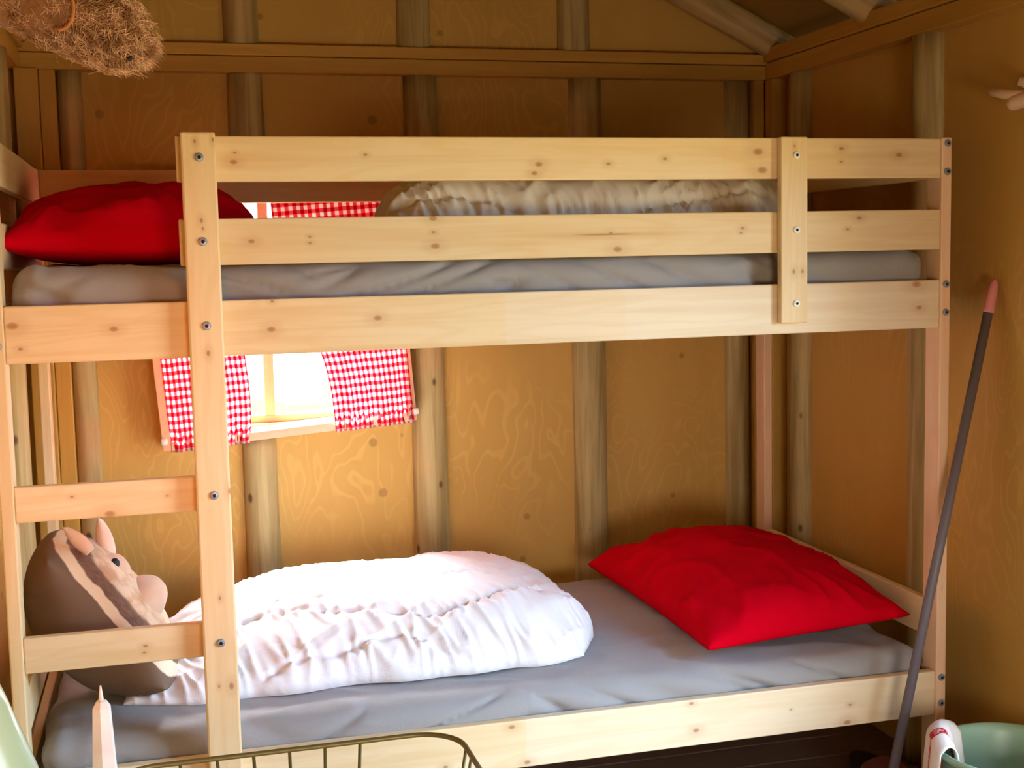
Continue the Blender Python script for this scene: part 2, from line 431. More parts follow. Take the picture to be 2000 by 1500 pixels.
box('bottom_rail', HOLE[0]+fx, HOLE[1]-fx, YB+.04, YB+.07, HOLE[2], HOLE[2]+fx, sash_x, sash, .002)
box('top_rail', HOLE[0]+fx, HOLE[1]-fx, YB+.04, YB+.07, HOLE[3]-fx, HOLE[3], sash_x, sash, .002)
box('mullion', .560, .588, YB+.03, YB+.07, HOLE[2]+fx, HOLE[3]-fx, sash_z, sash, .002)
def glass_mat():
    t = NT('window_glass'); n = t.noise(t.obj(), 3, 2)
    tr = t.new('ShaderNodeBsdfTransparent'); tr.inputs[0].default_value = (.97, .985, .98, 1)
    gl = t.new('ShaderNodeBsdfGlossy'); gl.inputs['Roughness'].default_value = .02
    mx = t.new('ShaderNodeMixShader'); t.put(mx.inputs[0], t.math('ADD', .03, t.math('MULTIPLY', n, .03)))
    t.l.new(tr.outputs[0], mx.inputs[1]); t.l.new(gl.outputs[0], mx.inputs[2]); t.l.new(mx.outputs[0], t.out.inputs[0])
    return t.m
glass = glass_mat()
box('pane', HOLE[0]+fx, .560, YB+.053, YB+.057, HOLE[2]+fx, HOLE[3]-fx, glass, sash, 0)
box('pane', .588, HOLE[1]-fx, YB+.053, YB+.057, HOLE[2]+fx, HOLE[3]-fx, glass, sash, 0)

# ------------------------------------------------------------------ bunk bed
T, P = .026, .056
Y1 = .945                                           # rear face of the bed
bed = empty('bunk_bed', (1.0, .47, 0), 'pale pine bunk bed with a ladder at its left front', 'bunk bed')
Z3, Z2, Z1, Z0 = (1.481, 1.569), (1.320, 1.4105), (1.142, 1.2515), (.229, .335)
posts = []
for (x0, x1) in ((-T, 0), (2.0, 2.0+T)):
    for (y0, y1) in ((-.003, P), (Y1-P, Y1)):
        m = pine_bounce if x0 > 1 else pine_z
        posts.append(box('post', x0, x1, y0, y1, 0, 1.571, m, bed, .003))
def bolt(parent, x, z, y, r=.0085, ring=False):
    n = 14; vs, fs, mats = [], [], []
    prof = [(r, 0, 0), (r, -.0022, 0), (r*.82, -.0038, 0), (r*.42, -.0042, 1), (r*.40, -.0015, 1)]
    for (q, d, _) in prof:
        for i in range(n):
            a = 2*math.pi*i/n; vs.append((q*math.cos(a), d, q*math.sin(a)))
    for k in range(len(prof)-1):
        for i in range(n):
            j = (i+1) % n; fs.append((k*n+i, k*n+j, (k+1)*n+j, (k+1)*n+i)); mats.append(0 if k < 3 else 1)
    fs.append(tuple(range((len(prof)-1)*n, len(prof)*n))); mats.append(1)
    o = raw('bolt', vs, fs, [white_cap if ring else steel, hole], parent, Vector((x, y, z)) - off(parent))
    for p, m in zip(o.data.polygons, mats): p.material_index = m
    return o
for pz in (1.558, 1.495, 1.241, 1.177, .320, .258):
    bolt(posts[2], 2.0+T/2+.001, pz, -.003); bolt(posts[0], -T/2, pz, -.003)
pine_top = pine('pine_top_guard', 'X', random_knots=False, knots=[(-.728, -.006, .009), (-.725, .012, .004), (-.47, .008, .005), (-.11, -.012, .010), (-.12, -.03, .008), (.042, -.011, .006), (.169, -.001, .006), (.385, .014, .014), (.395, -.025, .014), (.586, .021, .008), (.586, -.008, .004), (.729, .007, .010)], joints=[(-.5, -.06), (.3, .05)])
pine_mid = pine('pine_mid_guard', 'X', random_knots=False, knots=[(-.586, .007, .004), (-.586, -.005, .004), (-.336, .040, .010), (-.336, .012, .005), (-.333, -.016, .011), (.045, .003, .006), (.06, -.03, .012), (.348, .01, .006), (.344, 0, .004), (.035, .0015, .0036, .028), (.602, .004, .005), (.631, .028, .008), (-.70, 0, .008)], joints=[(-.2, .04), (.45, -.05)])
pine_low = pine('pine_upper_side_rail', 'X', random_knots=False, knots=[(-.985, .018, .013), (-.803, .006, .010), (-.973, -.026, .006), (-.505, -.005, .010), (-.292, .010, .010), (-.501, .050, .005), (.947, -.007, .009), (.94, .046, .014)], joints=[(-.024, -.16), (.24, -.10)], grain=1.3)
pine_base = pine('pine_lower_side_rail', 'X', random_knots=False, knots=[(.383, .045, .007), (.394, -.018, .009), (.777, -.003, .005), (.627, .003, .003), (.77, -.044, .011), (-.031, .040, .009), (.002, -.042, .009), (-.178, -.03, .007)], joints=[(0, -.15)])
pine_lad = pine('pine_ladder_post', 'Z', random_knots=False, knots=[(.769, -.006, .005), (.772, .028, .005), (.619, 0, .006), (.604, .002, .004), (.364, .002, .007), (-.121, .003, .005), (-.299, -.006, .004), (-.301, .018, .009), (.091, .032, .008)])
box('guard_rail', .327, 2.0, 0, .022, *Z3, pine_top, bed)
box('guard_rail', .327, 2.0, 0, .022, *Z2, pine_mid, bed)
box('side_rail', 0, 2.0, 0, .024, *Z1, pine_low, bed)
box('side_rail', 0, 2.0, 0, .024, *Z0, pine_base, bed)
lad = box('ladder_post', .336, .4016, -.028, -.0005, 0, 1.574, pine_lad, bed, .004)
for z in (1.526, 1.366, 1.204, .872, .576): bolt(lad, .370, z, -.028, .0085)
for i, (z0, z1) in enumerate(((.838, .907), (.542, .612))):
    m = pine('pine_rung_%d' % i, 'X', random_knots=False, knots=[[(-.092, .01, .004), (-.024, -.028, .012), (.085, 0, .003)], [(.03, -.001, .006), (.027, -.014, .004)]][i])
    box('rung', .0, .392, 0, .022, z0, z1, m, bed)
br = box('guard_brace', 1.593, 1.6567, -.021, -.0005, 1.166, 1.5695, pine('pine_guard_brace', 'Z', random_knots=False, knots=[(-.089, -.002, .007), (-.089, .019, .006), (.182, 0, .004)]), bed, .003)
for z in (1.530, 1.369, 1.209): bolt(br, 1.629, z, -.021, .008, True)
# rear rails
box('rear_rail', 0, 2.0, Y1-.024, Y1, *Z3, pine_x, bed)
box('rear_rail', 0, 2.0, Y1-.024, Y1, *Z1, pine_x, bed)
box('rear_rail', 0, 2.0, Y1-.024, Y1, *Z0, pine_x, bed)
# end rails between the posts
for (x0, x1) in ((-.022, -.001), (2.001, 2.022)):
    for z0, z1 in (Z3, Z2, Z1, (.408, .497), Z0): box('end_rail', x0, x1, P, Y1-P, z0, z1, pine_y, bed)
# slats and the battens they lie on
for zb in (1.165, .252):
    for y0 in (.0245, Y1-.0465): box('batten', .03, 1.97, y0, y0+.022, zb-.022, zb, pine_x, bed, .002)
    first = None
    for i in range(15):
        x = .05 + i*.131
        if first is None: first = box('slat', x, x+.07, .026, Y1-.026, zb, zb+.014, pine_y, bed, .002)
        else:
            c = first.copy(); COL.objects.link(c); c.location = first.location + Vector((i*.131, 0, 0))

# ------------------------------------------------------------------ soft things
def fbm(p, o=4): return noise.fractal(Vector(p), 1.0, 2.0, o)
def grid_solid(name, nu, nv, top, bot, mat, loc, smooth=True):
    """closed surface of two sheets, top(u,v) and bot(u,v), joined along the rim"""
    vs, fs = [], []; idx = {}
    for s, fn in ((0, top), (1, bot)):
        for i in range(nu+1):
            for j in range(nv+1):
                rim = i in (0, nu) or j in (0, nv)
                if s == 1 and rim: idx[1, i, j] = idx[0, i, j]; continue
                idx[s, i, j] = len(vs); vs.append(fn(2*i/nu-1, 2*j/nv-1))
    for s in (0, 1):
        for i in range(nu):
            for j in range(nv):
                q = (idx[s, i, j], idx[s, i+1, j], idx[s, i+1, j+1], idx[s, i, j+1])
                fs.append(q if s == 0 else q[::-1])
    return raw(name, vs, fs, mat, None, loc, smooth)
def ss(a, b, x):
    t = max(0, min(1, (x-a)/(b-a))); return t*t*(3-2*t)

def mattress(name, zb, zt, seed, label):
    c = Vector((1.0, .472, (zb+zt)/2)); hx, hy, hz = .985, .442, (zt-zb)/2
    bm = bmesh.new(); nx, ny, nz = 300, 70, 18
    r = .045
    vs, fs, vid = [], [], {}
    def vert(a, b, d):
        k = (round(a, 5), round(b, 5), round(d, 5))
        if k in vid: return vid[k]
        p = Vector((a*hx, b*hy, d*hz))
        q = Vector((max(-hx+r, min(hx-r, p.x)), max(-hy+r, min(hy-r, p.y)), max(-hz+r, min(hz-r, p.z))))
        n = p-q
        if n.length > 1e-6: p = q + n.normalized()*r; nn = n.normalized()
        else: nn = Vector((0, 0, 1 if d > 0 else -1))
        disp = .007*fbm((p.x*2.2+seed, p.y*3, p.z*3), 3)
        front = max(0, -nn.y)
        ridged = 1-abs(noise.noise(Vector((p.x*7+p.z*14+seed, p.z*3, seed))))
        side = 1-abs(noise.noise(Vector((p.x*5-p.z*16+seed, p.x*2, seed+5))))
        disp += .004*front - front*(.017*(ridged**9)*ss(.1, .5, noise.noise(Vector((p.x*1.7, seed, 0)))+.35) + .015*(side**10)*ss(0, .4, noise.noise(Vector((p.x*2.3, seed, 7)))+.25))
        topf = max(0, nn.z)
        disp += topf*.006*((1-abs(noise.noise(Vector((p.x*4+p.y*5, p.y*6-p.x*2, seed)))))**6)
        endf = max(0, 1-abs(abs(p.x)-hx)/.18)
        disp += endf*.012*noise.noise(Vector((p.y*9+p.x*14, p.z*22-p.x*14, seed)))
        p += nn*disp
        if d < -.5: p.z = max(p.z, -hz)
        vid[k] = len(vs); vs.append(p); return vid[k]
    def sheetf(n1, n2, fn):
        for i in range(n1):
            for j in range(n2):
                q = [(i, j), (i+1, j), (i+1, j+1), (i, j+1)]
                fs.append(tuple(vert(*fn(-1+2*a/n1, -1+2*b/n2)) for a, b in q))
    sheetf(nx, ny, lambda a, b: (a, b, 1)); sheetf(ny, nx, lambda a, b: (b, a, -1))
    sheetf(nx, nz, lambda a, b: (a, -1, b)); sheetf(nz, nx, lambda a, b: (b, 1, a))
    sheetf(ny, nz, lambda a, b: (1, a, b)); sheetf(nz, ny, lambda a, b: (-1, b, a))
    bm.free()
    o = raw(name, vs, fs, sheet, None, c, True)
    return tag(o, label, 'mattress', 'sheeted bunk mattresses')
mattress('mattress', 1.180, 1.322, 3.1, 'grey-sheeted mattress of the upper bunk')
mattress('mattress', .267, .388, 11.7, 'grey-sheeted mattress of the lower bunk')

def pillow(name, hw_, hl, tt, tb, mat, loc, rot, seed, label, k=.085, wr=.018):
    def prof(u, v):
        return (max(0, (1-u*u))**.48)*(max(0, (1-v*v))**.48)
    def xy(u, v):
        uu = math.sin(u*math.pi/2)*.35+u*.65; vv = math.sin(v*math.pi/2)*.35+v*.65
        return hw_*uu*(1-k*(1-vv*vv)*uu*uu), hl*vv*(1-k*(1-uu*uu)*vv*vv), uu, vv
    def crease(x, y, uu, vv):
        a = math.atan2(vv, uu); e = max(abs(uu), abs(vv)); e = ss(.45, .92, e)*(1-ss(.96, 1, e))
        rad = 1-abs(noise.noise(Vector((math.cos(a)*4.5+seed, math.sin(a)*4.5, e*.6))))
        return wr*(e*(rad**3-.4) + .9*fbm((x*5+seed, y*5, seed), 3) + .5*(1-abs(noise.noise(Vector((x*7+y*6, y*3-x*3, seed+4)))))**6)
    def top(u, v):
        x, y, uu, vv = xy(u, v); q = prof(uu, vv); return (x, y, tt*q + crease(x, y, uu, vv)*min(1, q*3))
    def bot(u, v):
        x, y, uu, vv = xy(u, v); q = prof(uu, vv); return (x, y, -tb*q**.7)
    o = grid_solid(name, 90, 90, top, bot, mat, loc); o.rotation_euler = rot
    return tag(o, label, 'pillow', 'red pillows on the bunks')
pillow('pillow', .260, .43, .122, .048, red, (1.703, .475, .447), (0, math.radians(-3.5), 0), 2.3, 'red pillow lying at the right end of the lower bunk')
pillow('pillow', .265, .36, .128, .055, red, (.250, .46, 1.377), (math.radians(1), 0, 0), 8.1, 'red pillow lying at the left end of the upper bunk')

def duvet(name, x0, x1, y0, y1, zb, H, mat, seed, label, left_pull=0.0, right_round=.0, prof_x=lambda x: 1, nu=220, nv=120, vexp=3.2, uexp=5, endpull=.10, amp=.75):
    cx, cy = (x0+x1)/2, (y0+y1)/2; hx, hy = (x1-x0)/2, (y1-y0)/2
    def xy(u, v):
        uu = math.sin(u*math.pi/2)*.5+u*.5; vv = math.sin(v*math.pi/2)*.5+v*.5
        X = hx*uu; Y = hy*vv
        # soft outline
        if uu < 0: X += left_pull*ss(-.6, 1, vv)*(-uu)
        if uu > 0: X -= right_round*(ss(.2, 1, vv)**1.5 + 1.4*ss(.35, 1, -vv)**2)*uu
        X += .012*noise.noise(Vector((vv*4+seed, seed, 0)))*abs(uu)**6
        Y += .018*noise.noise(Vector((uu*4.5+seed, 5, seed)))*abs(vv)**6
        Y *= 1-endpull*abs(uu)**8
        return X, Y, uu, vv
    def q(uu, vv): return (max(0, 1-abs(uu)**uexp)**.5)*(max(0, 1-abs(vv)**vexp)**.5)
    def top(u, v):
        X, Y, uu, vv = xy(u, v); b = q(uu, vv)
        z = H*b*prof_x((uu+1)/2)
        # arc length down the front face, so that seams also cross it
        s = Y + .5*(1-b)*H*(1 if vv > 0 else -1)
        g = 0; near = 0
        for m in range(6):
            line = -hy-.03+m*(2*hy+.06)/5 + .045*math.sin(X*9.5+m*1.9+seed) + .012*math.sin(X*21+m)
            d = abs(s-line); g += math.exp(-(d/.010)**2); near = max(near, math.exp(-(d/.06)**2))
        rid = (1-abs(noise.noise(Vector((X*38+s*11, s*8, seed)))))**3
        rid2 = (1-abs(noise.noise(Vector((X*11-s*9, s*5, seed+9)))))**4
        fr = .45 + .55*(1-ss(-.9, .15, vv))
        z += amp*min(1, b*2.5)*(-.012*g + fr*(.020*near*(rid-.35) + .014*(rid2-.3)) + .012*fbm((X*4, Y*4, seed), 3))
        dy = (-1 if vv < 0 else 1)*(1-abs(b-.5)*2)*(.022*(rid-.4) - .014*g)*.8*amp
        return (X, Y+dy, max(z, .001))
    def bot(u, v):
        X, Y, uu, vv = xy(u, v); return (X*.985, Y*.985, -.001 if max(abs(uu), abs(vv)) < .97 else 0)
    o = grid_solid(name, nu, nv, top, bot, mat, (cx, cy, zb))
    return tag(o, label, 'duvet', 'folded duvets on the bunks')
duvet('duvet', .170, 1.275, .165, .905, .392, .150, white_duvet, 1.7, 'white quilted duvet folded on the lower bunk', left_pull=.12, right_round=.05,
      prof_x=lambda x: .58+.42*ss(.02, .40, x)-.08*ss(.8, 1, x), nu=260, nv=170, vexp=4.0, uexp=7)
duvet('duvet', .740, 1.735, .10, .86, 1.326, .185, cream_duvet, 5.2, 'cream quilted duvet folded on the upper bunk', left_pull=.17, prof_x=lambda x: .86+.14*ss(0, .2, x), nu=220, nv=130, vexp=8, uexp=16, endpull=.02, amp=.7)

# ------------------------------------------------------------------ animal-head cushion
def cushion_mat():
    t = NT('cushion_print'); o = t.obj(); s = t.sep(o)
    wob = t.math('MULTIPLY', t.math('SUBTRACT', t.noise(o, 22, 3), .5), .012)
    z = t.math('ADD', s[2], wob)
    n = t.noise(t.vmath('MULTIPLY', o, (60, 200, 60)), 1, 3)
    face = t.mix(t.step(t.noise(o, 18, 4, .6), .4, .65), lin(226, 200, 172), lin(196, 156, 124))
    mane = t.mix(n, lin(96, 70, 60), lin(150, 120, 104))
    c = t.mix(t.step(z, .018, .021), lin(122, 102, 88), lin(238, 222, 196))
    c = t.mix(t.step(z, .036, .039), c, mane)
    c = t.mix(t.step(z, .056, .061), c, face)
    t.bump(t.noise(o, 400, 1), .1, .001)
    return t.done(c, .85, .15)
cm = cushion_mat()
ear_in = plain('ear_fabric', lin(232, 206, 190), .85, spec=.1, var=.12, scale=40)
phi = math.radians(53.1)
hc = Vector((.150, .265, .590))
hr = empty('animal_cushion', (hc.x, hc.y, .392), 'taupe cushion shaped like a horned animal head with a printed face', 'cushion')
hr['label'] = 'animal-head cushion with taupe back and two upright ears on the lower bunk'
def cush():
    hs, hy = .205, .170
    def w_(u, v): return (max(0, 1-abs(u)**2.4)**.6)*(max(0, 1-abs(v)**2.4)**.6)
    def xy(u, v):
        uu = math.sin(u*math.pi/2)*.5+u*.5; vv = math.sin(v*math.pi/2)*.5+v*.5
        return hs*uu*math.sqrt(1-.22*vv*vv), hy*vv*math.sqrt(1-.22*uu*uu), uu, vv
    def top(u, v):
        x, y, uu, vv = xy(u, v); return (x, y, .082*w_(uu, vv)+.003*fbm((x*14, y*14, 3), 2))
    def bot(u, v):
        x, y, uu, vv = xy(u, v); q = w_(uu, vv)
        pl = (1-abs(noise.noise(Vector((uu*7, vv*1.5, 2)))))**4*ss(.1, .5, q)*(1-ss(.5, .9, q))
        return (x, y, -.152*q + .010*pl)
    o = grid_solid('cushion_body', 70, 60, top, bot, cm, hc)
    o.parent = hr; o.location = hc - hr.location; o.rotation_euler = (0, phi, 0)
    return o
cb = cush()
def ear(x, y, z, L, wd_, rx, ry, rz):
    def top(u, v):
        t_ = (u+1)/2; ww = wd_*(math.sin(math.pi*min(1, .22+t_*.78))**.7+.02)
        return (L*t_, v*ww, .012*(1-v*v)*(1-t_*.5))
    def bot(u, v):
        t_ = (u+1)/2; ww = wd_*(math.sin(math.pi*min(1, .22+t_*.78))**.7+.02)
        return (L*t_, v*ww*.98, -.010*(1-v*v)*(1-t_*.5))
    o = grid_solid('ear', 16, 10, top, bot, ear_in, (0, 0, 0)); o.parent = hr
    o.location = Vector((x, y, z)) - hr.location; o.rotation_euler = (rx, ry, rz); return o
ear(.122, .165, .738, .074, .019, math.radians(62), math.radians(-131), 0)
ear(.152, .30, .690, .095, .020, math.radians(70), math.radians(-100), 0)
def blob(name, rx, ry, rz, loc, mat, parent, seed=0, rot=None, amp=.05, n=28):
    vs, fs = [], []
    for i in range(n+1):
        th = math.pi*i/n
        for j in range(n):
            a = 2*math.pi*j/n; d = Vector((math.sin(th)*math.cos(a), math.sin(th)*math.sin(a), math.cos(th)))
            f = 1+amp*noise.noise(d*2.1+Vector((seed, 0, 0))); vs.append((d.x*rx*f, d.y*ry*f, d.z*rz*f))
    for i in range(n):
        for j in range(n):
            k = (j+1) % n; fs.append((i*n+j, (i+1)*n+j, (i+1)*n+k, i*n+k))
    o = raw(name, vs, fs, mat, parent, Vector(loc) - off(parent), True)
    if rot: o.rotation_euler = rot
    return o
snout_m = cloth('cushion_face_print', lin(228, 202, 178), lin(198, 158, 132), wr=.15)
blob('muzzle', .050, .085, .062, (.212, .27, .598), snout_m, hr, 3, rot=(0, phi, 0))
blob('brow', .040, .06, .035, (.160, .27, .668), snout_m, hr, 5, rot=(0, phi, 0))
eye_m = plain('printed_eye', lin(26, 30, 36), .5)
blob('eye', .010, .007, .012, (.1665, .229, .6945), eye_m, hr, 1, amp=.02, n=12)

# ------------------------------------------------------------------ curtains
def gingham():
    t = NT('gingham'); uv = t.sep(t.new('ShaderNodeUVMap').outputs[0])
    def st(x): return t.step(t.math('ABSOLUTE', t.math('SUBTRACT', t.math('FRACT', t.math('MULTIPLY', x, 1/.0225)), .5)), .22, .28)
    a = t.math('MULTIPLY', t.math('ADD', st(uv[0]), st(uv[1])), .5)
    mid = t.mix(t.math('MULTIPLY', a, 2.0, clamp=True), lin(246, 240, 236), lin(226, 110, 124))
    col = t.mix(t.math('SUBTRACT', t.math('MULTIPLY', a, 2.0), 1.0, clamp=True), mid, lin(196, 10, 40))
    m = t.done(col, .9, .1)
    tr = t.new('ShaderNodeBsdfTranslucent'); t.put(tr.inputs[0], col)
    mx = t.new('ShaderNodeMixShader'); mx.inputs[0].default_value = .55
    t.l.new(t.b.outputs[0], mx.inputs[1]); t.l.new(tr.outputs[0], mx.inputs[2]); t.l.new(mx.outputs[0], t.out.inputs[0])
    return m
gm = gingham()
def to_wall(a, b, y):
    return Vector((wc.x + a*math.cos(TH) - b*math.sin(TH), y, wc.z + a*math.sin(TH) + b*math.cos(TH)))
def curtain(name, edge_l, edge_r, seed, label):
    nu, nv = 90, 70; vs, fs, uvs = [], [], []
    zb_, zt_ = -hh-.004, hh+.012
    full = .36
    for j in range(nv+1):
        b = zb_ + (zt_-zb_)*j/nv; f = j/nv
        l, r = edge_l(b), edge_r(b)
        ruff = max(0, 1-abs(b-(-hh+.028))/.03)
        for i in range(nu+1):
            s = i/nu; a = l+(r-l)*s
            y = 1.024 + .006*math.sin(s*31+seed+1.2*math.sin(f*3)) + .004*math.sin(s*13+seed*2+f*2)
            y += .006*(.25+ruff)*math.sin(s*95+seed+9*noise.noise(Vector((s*6, f*2, seed))))
            bb = b + .006*ruff*noise.noise(Vector((s*40, 1, seed)))
            vs.append(to_wall(a, bb, y)); uvs.append((s*full + .01*ruff*noise.noise(Vector((s*30, f*40, seed))), b+.014*ruff*noise.noise(Vector((s*26, 3, seed)))))
    for j in range(nv):
        for i in range(nu):
            k = j*(nu+1)+i; fs.append((k, k+1, k+nu+2, k+nu+1))
    o = raw(name, vs, fs, gm, None, None, True)
    ul = o.data.uv_layers.new(name='UVMap')
    for lp in o.data.loops: ul.data[lp.index].uv = uvs[lp.vertex_index]
    so = o.modifiers.new('thick', 'SOLIDIFY'); so.thickness = .0012
    return tag(o, label, 'curtain', 'gingham window curtains')
curtain('curtain', lambda b: -hw+.022, lambda b: -.118+.03*(b+hh)+.008*math.sin((b+hh)*12), 1.0, 'left red and white gingham curtain at the back window')
curtain('curtain', lambda b: .118-.16*(b+hh)+.02*math.sin((b+hh)*9), lambda b: hw-.012, 4.0, 'right red and white gingham curtain at the back window')
for nm, b, lb in (('curtain_rod', -hh+.028, 'thin white rod with end caps along the foot of the gingham curtains'), ('curtain_rod', hh-.012, 'thin white rod carrying the tops of the gingham curtains')):
    p0, p1 = to_wall(-hw-.002, b, 1.046), to_wall(hw+.004, b, 1.046)
    rr = empty(nm, (p0+p1)/2, lb, 'curtain rod', 'curtain rods of the back window')
    c0 = rr.location
    tube('rod', [p0-c0, p1-c0], .0035, white_cap, rr, 8)
    d = (p1-p0).normalized()
    for q, s in ((p0, 1), (p1, -1)):
        cc = q + d*s*.008 + Vector((0, -.020, 0)) - c0
        tube('end_cap', [cc-d*.009, cc-d*.007, cc+d*.007, cc+d*.009], [.006, .010, .010, .006], white_cap, rr, 12)

# ------------------------------------------------------------------ broom
b0, b1 = Vector((1.785, -.112, .0)), Vector((2.131, -.020, 1.25))
dv = (b1-b0).normalized()
bp = empty('broom', (b0.x, b0.y, 0), 'grey-handled broom with a dusky pink tip leaning on the right wall', 'broom')
grey_p = plain('grey_handle', lin(112, 104, 112), .45, spec=.4)
pink_p = plain('dusky_pink_plastic', lin(220, 140, 142), .5)
hs_ = (b1-b0).length
def bt(s): return b0 + dv*s - bp.location
tube('handle', [bt(.07), bt(hs_-.075)], .0112, grey_p, bp, 16)
tube('handle_tip', [bt(hs_-.08), bt(hs_-.072), bt(hs_-.03), bt(hs_-.008), bt(hs_)], [.0125, .013, .0115, .008, .0045], pink_p, bp, 16)
tube('socket', [bt(.055), bt(.12)], [.018, .014], pink_p, bp, 14)
box('broom_head', b0.x-.11, b0.x+.11, b0.y-.022, b0.y+.022, .045, .075, pink_p, bp, .008)
vs, fs = [], []
for i in range(26):
    for j in range(5):
        x, y = -.104+i*.0083, -.017+j*.0085; k = len(vs); e = .0022
        sx = x*1.12; vs += [(x-e, y-e, .047), (x+e, y-e, .047), (x, y+e, .047), (sx-e, y-e, .001), (sx+e, y-e, .001), (sx, y+e, .001)]
        fs += [(k, k+1, k+4, k+3), (k+1, k+2, k+5, k+4), (k+2, k, k+3, k+5), (k+3, k+4, k+5)]
br_ = raw('bristles', vs, fs, plain('bristle_grey', lin(120, 112, 116), .7), bp, Vector((0, 0, 0))); br_['kind'] = 'stuff'

# ------------------------------------------------------------------ bucket and tea towel
bc = Vector((1.955, -.345, 0))
bk = empty('bucket', bc, 'pale green plastic bucket on the floor by the right wall', 'bucket')
gp = plain('green_plastic', lin(150, 184, 158), .35, spec=.5, var=.03)
lathe('bucket_body', [(.0, .006), (.105, .006), (.108, .02), (.140, .262), (.150, .268), (.153, .276), (.150, .283), (.146, .283), (.140, .276), (.136, .262), (.104, .012), (.0, .012)], gp, bk, (0, 0, 0), 56)
for s in (-1, 1):
    a = math.radians(203) if s < 0 else math.radians(23)
    p = Vector((.158*math.cos(a), .158*math.sin(a), .255))
    box('handle_lug', bc.x+p.x-.014, bc.x+p.x+.014, bc.y+p.y-.018, bc.y+p.y+.018, .232, .276, gp, bk, .006)
a = math.radians(203); d0 = Vector((math.cos(a), math.sin(a), 0)); pz = Vector((-d0.y, d0.x, 0))
hp = [d0*.176*math.cos(q) + (pz*.93)*.176*math.sin(q)*-1 + Vector((0, 0, .255-.10*abs(math.sin(q)))) for q in [math.pi*i/24 for i in range(25)]]
tube('bail_handle', hp, .0045, white_cap, bk, 8)
def towel_mat():
    t = NT('tea_towel'); uv = t.sep(t.new('ShaderNodeUVMap').outputs[0])
    d = t.math('ABSOLUTE', t.math('SUBTRACT', uv[0], .30))
    m = t.math('SUBTRACT', 1.0, t.step(d, .055, .07))
    pat = t.step(t.noise(t.comb(uv[0], uv[1], 0.0), 38, 2), .42, .52)
    col = t.mix(t.math('MULTIPLY', m, t.math('ADD', .35, t.math('MULTIPLY', pat, .65))), lin(228, 218, 212), lin(186, 30, 40))
    t.bump(t.noise(t.obj(), 300, 2), .2, .002)
    return t.done(col, .95, .1)
nu, nv = 24, 48; vs, fs, uvs = [], [], []
for i in range(nu+1):
    s = i/nu; a = math.radians(178 - 66*s)            # along the rim
    for j in range(nv+1):
        q = j/nv
        # profile: up the outside, over the rim, down inside
        if q < .5: r = .166+.02*(.5-q)*2+.004*math.sin(s*14); z = .05+(.285-.05)*(q/.5)
        elif q < .60: k = (q-.5)/.1; r = .166-.044*k; z = .285+.016*math.sin(math.pi*k)
        else: k = (q-.6)/.4; r = .122-.022*k+.003*math.sin(s*17+1); z = .285-.15*k
        z -= .0; z += .022*math.sin(math.pi*s)*(1 if q < .6 else .6)
        vs.append((r*math.cos(a), r*math.sin(a), z)); uvs.append((s, q))
for i in range(nu):
    for j in range(nv):
        k = i*(nv+1)+j; fs.append((k, k+1, k+nv+2, k+nv+1))
tw = raw('tea_towel', vs, fs, towel_mat(), None, bc, True)
ul = tw.data.uv_layers.new(name='UVMap')
for lp in tw.data.loops: ul.data[lp.index].uv = uvs[lp.vertex_index]
tw.modifiers.new('thick', 'SOLIDIFY').thickness = .003
tag(tw, 'white tea towel with red band hung over the green bucket rim', 'towel')

# ------------------------------------------------------------------ branch hook on the right wall
bark = cloth('pale_branch', lin(238, 206, 176), lin(214, 170, 136), wr=.3)
hk = empty('branch_hook', (XR, -.12, 1.64), 'pale cut branch coat hook on the right wall', 'coat hook')
def hkp(*p): return [Vector(q)-hk.location for q in p]
tube('branch_stem', hkp((2.150, -.30, 1.655), (2.128, -.24, 1.650), (2.110, -.17, 1.643), (2.095, -.13, 1.634), (2.090, -.118, 1.628)), [.016, .017, .018, .017, .012], bark, hk, 12)
tube('branch_prong', hkp((2.108, -.165, 1.643), (2.090, -.115, 1.652), (2.076, -.076, 1.663)), [.013, .0105, .0105], bark, hk, 12)
tube('branch_prong', hkp((2.120, -.21, 1.648), (2.095, -.19, 1.664), (2.076, -.170, 1.675)), [.013, .012, .011], bark, hk, 12)

# ------------------------------------------------------------------ slipper under the bed
sp = empty('slipper', (1.985, .21, 0), 'dull red slipper on the floor under the bed', 'slipper')
redf = cloth('dull_red_felt', lin(150, 66, 66), lin(168, 88, 84), wr=.2)
vs, fs = [], []
n = 24
for k, (z, g) in enumerate(((.0, 1), (.012, 1.02), (.018, 1))):
    for i in range(n):
        a = 2*math.pi*i/n; vs.append((.045*g*math.cos(a)*(1+.15*math.sin(a)), .125*g*math.sin(a), z))
for k in range(2):
    for i in range(n):
        j = (i+1) % n; fs.append((k*n+i, k*n+j, (k+1)*n+j, (k+1)*n+i))
fs += [tuple(reversed(range(n))), tuple(range(2*n, 3*n))]
raw('sole', vs, fs, plain('slipper_sole', lin(70, 50, 46), .8), sp, (0, 0, 0))
def sl_top(u, v):
    q = max(0, 1-u*u)*max(0, 1-abs(v)**2.5); return (.046*u, -.045+.075*v, .016+.04*q**.5)
grid_solid('upper', 16, 16, sl_top, lambda u, v: (.04*u, -.045+.07*v, .018), redf, (0, 0, 0)).parent = sp

